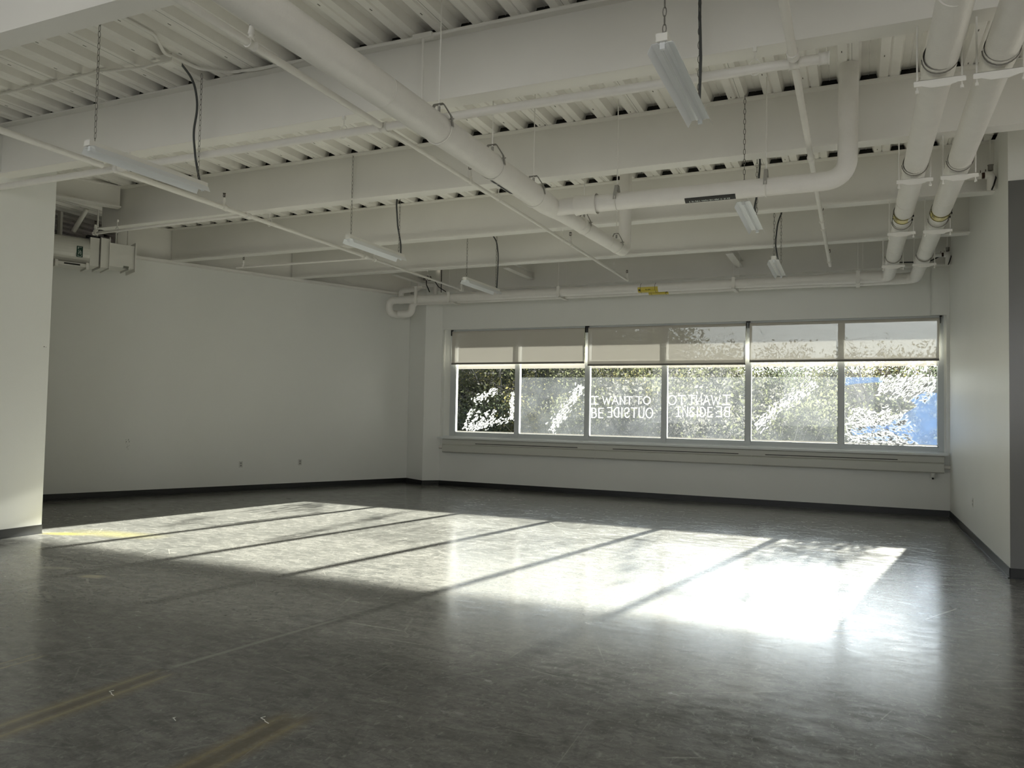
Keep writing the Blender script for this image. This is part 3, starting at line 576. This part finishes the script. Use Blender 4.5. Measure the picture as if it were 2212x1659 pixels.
# window run hangers
for (x_, la) in ((-7.35, 'left'), (-5.05, 'second'), (-1.9, 'third'), (.02, 'right')):
    t = thing('pipe_hanger', '%s strap hanger holding both pipes above the window' % la, 'pipe hanger', (x_, 13.6, 4.2), 'strap hangers above the window')
    b = MB(); b.tube([(0, -.21, ZD-4.2), (0, -.21, -.30)], .0045, 6); b.tube([(0.07, .0, ZD-4.2), (0.07, .0, -.50)], .004, 6); b.build('rod', M_STEEL, t)
    b = MB(); b.box((-.028, -.225, -.50), (.028, -.215, -.30)); b.box((-.03, -.225, -.50), (.03, .26, -.49)); b.box((-.028, .25, -.50), (.028, .26, -.30)); b.build('strap', M_PIPE2, t)
    b = MB(); b.tube([(0, -.235, -.49), (0, -.20, -.49)], .02, 8); b.build('bolt', M_STEEL, t)
# ------------------------------------------------------------------ branch valves at the right wall
def valve_set(label, y, z, dz):
    t = thing('valve_assembly', label, 'valve', (1.1, y, z), 'insulated valve branches at the right wall')
    b = MB(); pth = round_path([(-.16, 0, -.01), (.235, 0, 0), (.215, .10, -.16)], .03, 4); b.tube([(-.20, 0, -.01), (-.02, 0, -.01)], .040, 14); b.build('left_sleeve', M_PIPE, t)
    b = MB(); b.tube([(-.02, 0, -.005), (.13, 0, 0)], .033, 14); b.build('middle_sleeve', M_PIPE, t)
    b = MB(); b.tube([(-.2, 0, 0), (.2, 0, 0)], .014, 8); b.build('pipe', M_CHAIN, t)
    b = MB(); b.tube(round_path([(.16, 0, 0), (.225, 0, 0), (.225, .05, -dz)], .05, 6), .042, 14); b.build('elbow', M_PIPE, t)
    b = MB(); b.tube([(.145, -.02, 0), (.145, .02, 0)], .03, 10); b.box((.118, -.006, -.02), (.124, .006, .06)); b.box((.166, -.006, -.03), (.172, .006, .065)); b.build('valve_body', mat('brown_brass_'+str(y), (.05, .02, .012), .35, .5), t)
    b = MB(); b.box((-.13, -.008, .055), (-.02, .008, .062)); b.build('lever', M_BLACK, t)
    b = MB(); b.tube([(.215, 0, .045), (.215, 0, .05), (.215, 0, .10), (.215, 0, .11)], [.014, .026, .026, .032], 8); b.build('air_vent', M_CHAIN, t)
    b = MB(); b.tube([(.213, 0, .11), (.213, 0, 4.6-z)], .006, 6); b.build('drop_wire', M_STEEL, t)
    b = MB(); b.tube([(.25, -.0, .0), (.262, -.02, -.04), (.24, -.03, -.12), (.22, -.03, -.17)], .008, 6); b.build('loose_cable', M_BLACK, t)
valve_set('insulated valve branch high on the right wall, nearer one', 9.6, 4.18, .15)
valve_set('insulated valve branch high on the right wall, nearer the window', 13.9, 4.175, .15)
b = MB(); b.tube([(.62, 13.95, 4.10), (.85, 13.93, 4.085), (1.1, 13.92, 4.10), (1.3, 13.9, 4.2)], .010, 6); tag(b.build('loose_cable', M_BLACK), 'black cable sagging over the far right window corner', 'cable')
# left corner assembly
t = thing('valve_assembly', 'looped insulated valve piping in the far left corner above the pipes', 'valve', (-8.4, 14.0, 4.1))
b = MB(); b.tube(round_path([(-8.80, 13.95, ZH), (-8.80, 13.95, 4.08), (-8.50, 13.95, 4.10), (-8.46, 13.95, 4.10)], .08, 5), .058, 14); at0(b, 'left_loop', M_PIPE, t)
b = MB(); b.tube(round_path([(-8.43, 13.95, 4.10), (-8.37, 13.95, 4.10), (-8.36, 13.95, 4.26)], .05, 5), .045, 14); at0(b, 'riser', M_PIPE, t)
b = MB(); b.tube(round_path([(-8.33, 13.95, 4.19), (-7.98, 13.95, 4.17), (-7.97, 13.95, ZH+.05)], .07, 5), .045, 14); at0(b, 'right_loop', M_PIPE, t)
b = MB(); b.tube([(-8.12, 13.85, 4.25), (-8.12, 13.85, 4.33)], .085, 14); at0(b, 'actuator', M_CHAIN, t)
b = MB(); b.tube([(-8.36, 13.95, 4.26), (-8.36, 13.95, 4.36)], [.012, .03], 8); b.box((-8.37, 13.93, 4.30), (-8.29, 13.95, 4.305)); at0(b, 'air_vent', M_BLACK, t)
b = MB(); b.tube([(-8.03, 13.85, 4.29), (-7.95, 13.85, 4.24), (-7.85, 13.85, 4.10), (-7.7, 13.9, 4.0)], .009, 6); b.tube([(-8.13, 13.84, 4.25), (-8.13, 13.84, 4.16), (-8.05, 13.84, 4.0)], .011, 6); b.tube([(-7.84, 13.95, 4.0), (-7.84, 13.95, 4.5)], .010, 6); at0(b, 'cable', M_BLACK, t)
b = MB(); b.box((-8.18, 13.45, 4.03), (-8.0, 13.6, 4.06)); b.box((-8.14, 13.38, ZH-.10), (-8.08, 13.40, 4.05)); at0(b, 'mounting_plate', M_PIPE2, t)
# thin conduit above the window pipes
b = MB(); b.tube(round_path([(-7.3, YW-.03, 4.02), (-4.75, YW-.03, 4.02), (-4.7, YW-.03, 4.3)], .1, 6), .012, 8); tag(b.build('conduit', M_STEEL), 'thin white conduit along the window wall behind the pipes', 'conduit')
# ------------------------------------------------------------------ strip lights
def make_light():
    t = thing('strip_light', 'x', 'ceiling light', (0, 0, 0), 'suspended fluorescent strip lights'); L = 1.19
    b = MB(); pr = [(-.083, -.052), (-.060, -.004), (-.030, -.002), (-.012, -.008), (0, -.030), (.012, -.008), (.030, -.002), (.060, -.004), (.083, -.052)]
    up = [(x_, z_+.003) for x_, z_ in pr[::-1]]; b.extrude(pr+up, 0, L, 'y', close=False); b.extrude([pr[0], up[-1]], 0, L, 'y')
    n = len(pr)
    for yy in (0, L):
        for i in range(n-1): b.add([(pr[i][0], yy, pr[i][1]), (pr[i+1][0], yy, pr[i+1][1]), (pr[i+1][0], yy, pr[i+1][1]+.003), (pr[i][0], yy, pr[i][1]+.003)], ((0, 1, 2, 3),))
    rf_ = b.build('reflector', M_REFL, t)
    b = MB(); b.box((-.032, -.02, .001), (.032, L+.02, .045)); b.build('housing', M_STEEL, t)
    for yy in (0, L-.02):
        b = MB(); b.box((-.014, yy, -.036), (.014, yy+.018, .002)); b.build('lamp_socket', M_REFL, rf_)
    for yy in (.05, L-.07):
        b = MB(); z = .05; i = 0
        b.tube([(0, yy, .045), (0, yy, .085)], .003, 5)
        z = .10
        while z < ZD-3.575:
            pts = []
            for k_ in range(10):
                a = 2*math.pi*k_/10; u_ = math.cos(a)*.010; v_ = math.sin(a)*.029
                pts.append((u_, yy, z+v_) if i % 2 == 0 else (0, yy+u_, z+v_))
            b.tube(pts, .0026, 4, closed=True); z += .049; i += 1
        b.build('chain', M_CHAIN, t)
    return t
proto = make_light()
LP = [(-5.60, 4.20, 'leftmost white strip light, big and near, over the left cross pipe'), (-5.57, 7.62, 'white strip light in the middle of the left row of three'), (-5.54, 10.60, 'farthest strip light of the left row, above the left end of the window'),
      (-.985, 4.17, 'large nearest strip light at the top right, seen end on'), (-.985, 7.55, 'strip light hanging below the white pipe branch'), (-.98, 10.46, 'smallest strip light, farthest in the right row near the window')]
CORD = [[(.05, .83, 1.02), (.03, 1.0, .94), (-.01, 1.10, .75), (-.06, 1.10, .5), (-.05, 1.13, .25), (0, 1.14, .05)], [(-.02, 1.10, 1.0), (-.03, 1.08, .7), (-.02, 1.11, .4), (.01, 1.15, .18), (0, 1.17, .05)],
        [(-.12, 1.12, 1.0), (.0, 1.12, .85), (.03, 1.13, .6), (.02, 1.14, .3), (0, 1.16, .05)], [(.0, 1.12, 1.02), (.0, 1.12, .7), (.01, 1.12, .4), (0, 1.13, .05)],
        [(.02, 1.15, 1.0), (.03, 1.13, .7), (.01, 1.12, .4), (-.03, 1.12, .2), (0, 1.14, .05)], [(.04, 1.14, 1.0), (-.05, 1.14, .75), (-.08, 1.14, .45), (-.04, 1.14, .2), (0, 1.16, .05)]]
LIGHTS = [proto]+[copy_tree(proto) for _ in LP[1:]]
for i, (x_, y_, la) in enumerate(LP):
    o = LIGHTS[i]
    o.location = (x_, y_, 3.575); o['label'] = la
    if i >= 3: o.rotation_euler = (0, 0, math.radians(.3))
    b = MB(); cp = CORD[i]; sm = round_path(cp, .6, 6); b.tube(sm, .0105, 8); b.build('power_cord', M_CORD, o)
# ------------------------------------------------------------------ conduits and junction boxes on the deck
JB = (-5.55, 4.92)
jb = thing('junction_box', 'white junction box under the deck at the upper left', 'junction box', (JB[0], JB[1], 4.56))
b = MB(); b.box((-.07, -.055, -.02), (.07, .055, .05)); b.build('box', M_STEEL, jb); b = MB(); b.box((-.055, -.045, -.024), (.055, .045, -.019)); b.build('cover_plate', M_STEEL, jb)
b = MB(); b.tube(round_path([(-5.33, 4.0, 4.60), (-5.33, 4.55, 4.595), (-5.50, 4.8, 4.58), (-5.46, 5.15, 4.585), (-5.28, 5.34, 4.60), (-5.0, 5.37, 4.595), (-3.35, 5.385, 4.585)], .12, 5), .015, 8); b.tube([(-3.35, 5.385, 4.585), (6.8, 5.385, 4.585)], .015, 8)
tag(b.build('conduit', M_STEEL), 'white conduit bending from the near beam and along the second beam top', 'conduit')
b = MB(); b.tube([(-8.74, 4.87, 4.595), (-6.4, 4.87, 4.595), (-6.1, 4.9, 4.58), (-5.9, 4.93, 4.58), (-5.62, 4.92, 4.58)], .013, 8); tag(b.build('conduit', M_STEEL), 'thin white conduit crossing the deck ribs at the upper left', 'conduit')
jb = thing('junction_box', 'small white conduit body on the second beam with a drop conduit', 'junction box', (-3.25, 5.385, 4.585))
b = MB(); b.box((-.09, -.022, -.022), (.09, .022, .022)); b.build('box', M_STEEL, jb); b = MB(); b.tube([(0, 0, -.02), (0, 0, -.52), (.02, .02, -.545)], .011, 8); b.build('drop_conduit', M_STEEL, jb)
# ------------------------------------------------------------------ air terminal duct at the left
ang = math.atan2(DL.y, DL.x)
du = thing('air_duct', 'white box duct unit hanging at the far left above the wall', 'duct', (-10.62, 8.87, 3.70), rz=ang)
def DB(n, m, *boxes, par=None):
    b = MB()
    for bx in boxes: b.box(*bx)
    return b.build(n, m, par or du)
eb_ = DB('end_box', M_DUCT, ((-.38, .03, .03), (-.01, .45, .40))); DB('end_flange', M_STEEL, ((-.012, -.02, -.02), (.0, .50, .45)), ((-.10, -.005, 0.0), (-.09, .48, .03)))
DB('collar', M_DUCT, ((-.50, .0, -.01), (-.385, .48, .45)), ((-.66, .02, .0), (-.53, .46, .44))); DB('collar_flange', M_STEEL, ((-.395, -.03, -.03), (-.385, .5, .47)), ((-.515, -.02, -.03), (-.505, .5, .46)))
b = MB(); pr = []
for i in range(13): a = math.radians(-90+i*15); pr.append((.22-.0-.21*math.cos(a)*1.0, .215+.215*math.sin(a)))
pr = [(.22, 0.0)] + [(.22-.22*math.cos(math.radians(q_)), .22+.22*math.sin(math.radians(q_))) for q_ in range(-90, 91, 12)] + [(.5, .44), (.5, 0)]
b.extrude(pr[1:], -2.3, -.66, 'x', close=True, smooth=False); b.build('main_duct', M_DUCT, du)
st_ = DB('service_tray', M_DUCT, ((-1.12, -.03, -.05), (-.70, .30, .0))); DB('tray_slot', M_DARK, ((-1.02, -.032, -.035), (-.80, -.028, -.012)), par=st_)
DB('brace', M_STEEL, ((-1.14, -.04, -.08), (-1.10, .32, .02))); DB('brace', M_STEEL, ((-.72, -.04, -.08), (-.68, .32, .02)))
DB('nameplate', mat('grey_plate', (.22, .22, .19), .5), ((-.17, .015, .028), (-.09, .08, .032)), ((-.17, .028, .035), (-.09, .0305, .06)), par=eb_)
DB('damper_motor', M_BLACK, ((-.70, .05, .44), (-.52, .15, .475)))
DB('left_end_box', M_DUCT, ((-1.75, -.02, -.07), (-1.2, .32, .0)))
b = MB(); b.tube([(-1.30, -.04, -.03), (-1.33, -.04, -.12), (-1.45, -.05, -.18), (-1.58, -.05, -.15), (-1.63, -.04, -.06)], .008, 6); b.build('cable_loop', M_CORD, du)
lb = MB(); lb.box((-.85, -.0035, .10), (-.765, .0005, .27)); gl_ = lb.build('green_label', M_GREEN, du)
pb = MB()
for (z0_, segs) in ((.225, [(-.915, -.903, .0, .03), (-.915, -.86, .026, .033)]), (.18, [(-.905, -.86, 0, .008), (-.905, -.897, 0, .03), (-.882, -.874, 0, .03)]), (.145, [(-.91, -.86, .018, .026), (-.91, -.90, 0, .026), (-.885, -.862, 0, .01)]), (.11, [(-.915, -.86, 0, .006), (-.915, -.907, 0, .024), (-.868, -.86, 0, .024)])):
    for (xa, xb, za, zb) in segs:
        xa += .08; xb += .08; pb.box((xa, -.0045, z0_+za), (xb, -.0034, z0_+zb))
pb.build('label_print', M_PALE, gl_)
for (xx, yy, la) in ((-.25, .2, 0), (-.05, .3, 0), (-.55, .1, 0)):
    b = MB(); b.tube([(xx, yy, .40), (xx, yy, .9)], .012, 6); b.build('hanger_rod', M_STEEL, du)
# dark void bracing behind the duct
b = MB(); p0 = Vector((-11.75, 9.15)); b.tube([(-11.05, 8.3, 4.60), (-11.34, 8.3, 4.27)], .045, 4); tag(b.build('brace', M_STEEL), 'slanting white brace in the dark gap above the duct', 'brace')
b = MB(); b.box((-11.70, 8.28, 4.0), (-11.63, 8.32, 4.61)); tag(b.build('brace', M_STEEL), 'upright white strut at the column edge above the duct', 'brace')
# ------------------------------------------------------------------ outlets
def outlet(label, loc, rz):
    t = thing('wall_outlet', label, 'outlet', loc, 'wall outlets', rz)
    b = MB(); b.box((-.036, -.006, -.058), (.036, 0, .058)); cp_ = b.build('cover_plate', M_OUTLET, t)
    for z_ in (-.022, .022):
        b = MB(); b.box((-.016, -.0085, z_-.014), (.016, -.006, z_+.014)); b.build('socket', mat('socket_grey', (.30, .30, .28), .5), cp_)
p = lw(0); ang2 = ang  # local -y must point into the room
outlet('left outlet low on the left wall', (-10.388, 11.119, .49), ang); outlet('right outlet low on the left wall, nearer the corner', (-9.90, 12.19, .50), ang)
outlet('outlet low on the right wall', (XR, 11.62, .49), -math.pi/2)
# scuffs on the left wall
b = MB(); rd = random.Random(2)
for _ in range(16):
    s_ = 5.62+rd.uniform(-.03, .03); z_ = .86+rd.uniform(-.09, .10); r_ = rd.uniform(.002, .006); p = Vector(lw(s_, .001, z_)); q_ = Vector(lw(s_-r_*2, .001, z_)); b.add([p, q_, (q_.x, q_.y, z_+r_*1.6), (p.x, p.y, z_+r_*1.6)], ((0, 1, 2, 3),))
tag(b.build('paint_chips', M_DARK), 'cluster of small dark chips low on the left wall', 'wall marks', kind='stuff')
b = MB(); b.box((-8.751, 6.09, 2.19), (-8.7485, 6.10, 2.20)); b.box((-8.751, 6.115, 2.19), (-8.7485, 6.12, 2.196)); tag(b.build('screw_hole', M_DARK), 'two tiny dark holes near the edge of the near left wall', 'wall marks')
# scraps on the floor
for (x_, y_, k_, la) in ((-2.61, 3.02, .9, 'curled white thread scrap on the concrete beside the tape marks, lower centre left'), (-3.56, 2.94, .8, 'small curled white scrap on the long tape mark at the lower left'), (-3.0, 2.83, .4, 'tiny pale scrap on the floor between the two tape marks')):
    b = MB(); b.tube([(x_-.03*k_, y_+.03*k_, .004), (x_-.035*k_, y_, .006), (x_, y_-.01*k_, .005), (x_+.02*k_, y_-.03*k_, .008), (x_+.05*k_, y_-.035*k_, .004)], .0022, 5)
    tag(b.build('thread_scrap', M_SCRAP), la, 'scrap')
# ------------------------------------------------------------------ outdoors
g = MB(); n = 14
def gz(x_, y_): return -1.2 + max(0, y_-20)*.075 + max(0, y_-50)*.05 + .3*math.sin(x_*.35+y_*.2)
vs = [(-60+i*8, 15.2+j*8, gz(-60+i*8, 15.2+j*8)) for j in range(12) for i in range(16)]
g.add(vs, [(j*16+i, j*16+i+1, (j+1)*16+i+1, (j+1)*16+i) for j in range(11) for i in range(15)], True)
tag(g.build('ground', mat('dry_grass', (.07, .065, .035), .95, var=.35, vscale=.8)), 'dry grassy slope outside the window', 'ground', kind='stuff')
def shrub_mesh(seed, R, H, nl, leaf=.055, base=0):
    rd = random.Random(seed); w_ = MB(); tips = []
    for _ in range(26):
        a = rd.uniform(0, 6.28); l = rd.uniform(.5, 1)*R; h = rd.uniform(.45, 1)*H; p = [Vector((0, 0, 0))]
        for k_ in range(1, 5): q = k_/4; p.append(Vector((math.cos(a)*l*q**1.2+rd.gauss(0, .06)*q, math.sin(a)*l*q**1.2+rd.gauss(0, .06)*q, h*q)))
        w_.tube(p, [.035*(1-.2*k_) for k_ in range(5)], 5); tips += p[1:]
    lf = MB()
    for _ in range(nl):
        c = rd.choice(tips) + Vector((rd.gauss(0, .30), rd.gauss(0, .30), rd.gauss(0, .28))); s_ = leaf*rd.uniform(.5, 1.4)
        u_ = Vector((rd.gauss(0, 1), rd.gauss(0, 1), rd.gauss(0, 1))).normalized(); v_ = u_.cross(Vector((rd.gauss(0, 1), rd.gauss(0, 1), rd.gauss(0, 1)))).normalized()
        lf.cur = 0 if rd.random() < .8 else 1
        lf.add([c-u_*s_, c+v_*s_*.5, c+u_*s_, c-v_*s_*.5], ((0, 1, 2, 3),))
    return w_, lf
def make_shrub(seed, R, H, nl, mats, label):
    w_, lf = shrub_mesh(seed, R, H, nl); t = thing('shrub', label, 'shrub', (0, 0, 0), 'shrubs outside the window')
    w_.build('stems', M_BRANCH, t); lf.build('foliage', mats, t); return t
PR = [make_shrub(1, 1.7, 3.0, 13000, [M_LEAF[0], M_LEAF[3]], ''), make_shrub(2, 1.6, 2.8, 13000, [M_LEAF[1], M_LEAF[0]], ''), make_shrub(3, 1.9, 3.2, 13000, [M_LEAF[2], M_LEAF[3]], ''), make_shrub(4, 1.5, 2.6, 10000, [M_LEAF[3], M_LEAF[0]], '')]
rd = random.Random(9); used = set()
kinds = ['olive', 'yellow tinged', 'dark green', 'greyish']
spots = []
for row, (yy, x0, x1, sc) in enumerate(((24, -17, 2.6, .95), (31, -23, 4.5, 1.3), (41, -32, 6.5, 1.75), (52, -40, 8.5, 2.15))):
    xx = x0
    while xx < x1: spots.append((xx, yy+rd.uniform(-1.5, 1.5), sc*rd.uniform(.85, 1.15), row)); xx += rd.uniform(1.6, 2.2)*(1+row*.22)
rows = ['front row of the thicket', 'second row of the thicket', 'third row of the thicket', 'farthest row of the thicket']; cnt = {}
for i, (xx, yy, sc, row) in enumerate(spots):
    k_ = rd.randrange(4); key = (k_, row)
    src = PR[k_]; o = src if k_ not in used else copy_tree(src); used.add(k_)
    if xx < -12: sc *= 1.2
    if xx/yy > -.12: sc *= (1.15, .98, .70, .54)[row]
    elif xx/yy > -.25: sc *= (1.15, 1.05, .84, .68)[row]
    o.location = (xx, yy, gz(xx, yy)-.1); o.rotation_euler = (0, 0, rd.uniform(0, 6.28)); o.scale = (sc, sc, sc)
    pane = ordn[min(5, max(0, int((xx*14.4/yy+7.8)/1.52)))]
    cnt[(key, pane)] = cnt.get((key, pane), 0)+1
    o['label'] = '%s shrub seen through the %s pane, %s' % (kinds[k_], pane, rows[row]); o['group'] = '%s shrubs through the %s pane, %s' % (kinds[k_], pane, rows[row])
def tree(seed, loc, H, label, leafy, sp=1.0):
    rd = random.Random(seed); t = thing('tree', label, 'tree', loc, 'bare trees outside the window'); w_ = MB(); tips = []
    def grow(p, d, l, r, dep):
        pts = [p]; rs = [r]
        for k_ in range(4):
            d = (d+Vector((rd.gauss(0, .16), rd.gauss(0, .16), rd.gauss(0, .10)))).normalized(); p = p+d*l/4; pts.append(p); rs.append(r*(1-.12*(k_+1)))
        w_.tube(pts, rs, 7 if dep < 2 else 4)
        if dep >= 4: tips.append(p); return
        for k_ in range(3 if dep else 4):
            nd = (d+Vector((rd.gauss(0, .75*sp), rd.gauss(0, .55), rd.gauss(.12, .35)))).normalized(); grow(pts[rd.randint(2, 4)], nd, l*rd.uniform(.6, .8), r*.52, dep+1)
        tips.append(p)
    grow(Vector((0, 0, 0)), Vector((rd.gauss(0, .08), 0, 1)), H*.36, .11*H/5, 0)
    w_.build('trunk', M_BARK, t)
    if leafy:
        lf = MB()
        for _ in range(leafy):
            c = rd.choice(tips)+Vector((rd.gauss(0, .22), rd.gauss(0, .22), rd.gauss(0, .2))); s_ = .05*rd.uniform(.6, 1.4)
            u_ = Vector((rd.gauss(0, 1), rd.gauss(0, 1), rd.gauss(0, 1))).normalized(); v_ = u_.cross(Vector((rd.gauss(0, 1), rd.gauss(0, 1), rd.gauss(0, 1)))).normalized()
            lf.add([c-u_*s_, c+v_*s_*.5, c+u_*s_, c-v_*s_*.5], ((0, 1, 2, 3),))
        lf.build('leaves', M_LEAF[1 if seed % 2 else 0], t)
    return t
for i, (xx, yy, H, lf, la) in enumerate(((-15.8, 29, 5.6, 2600, 'leafy tree seen through the leftmost pane'), (-12.6, 28.5, 5.6, 1200, 'forked grey tree seen through the second pane from the left'), (-10.8, 33, 6.5, 2500, 'thin leafy tree seen at the left of the third pane'),
        (-7.6, 29, 5.4, 900, 'dark tree seen through the third pane behind the lettering'), (-4.3, 34, 5.2, 1500, 'yellow leaved tree low behind the fourth pane'), (-1.6, 28.5, 5.6, 250, 'nearly bare spreading tree at the right of the fifth pane'),
        (.9, 29, 6.0, 150, 'thick bare tree at the left of the rightmost pane'), (2.3, 30, 6.2, 100, 'bare tree at the right of the rightmost pane'), (-18.5, 34, 7.2, 3500, 'tall leafy tree far behind the leftmost pane'), (-14.3, 37, 7.6, 3500, 'tall tree far behind the second pane'))):
    tree(40+i, (xx, yy, gz(xx, yy)-.1), H, la, lf, 1.15)
# eave of the roof outside, shading the top of the window
b = MB(); b.box((-14.2, 14.62, 3.9), (7, 16.6, 4.05)); b.box((-14.2, 16.5, 3.52), (7, 16.6, 4.05)); struct('trim_4', b, M_WALL)
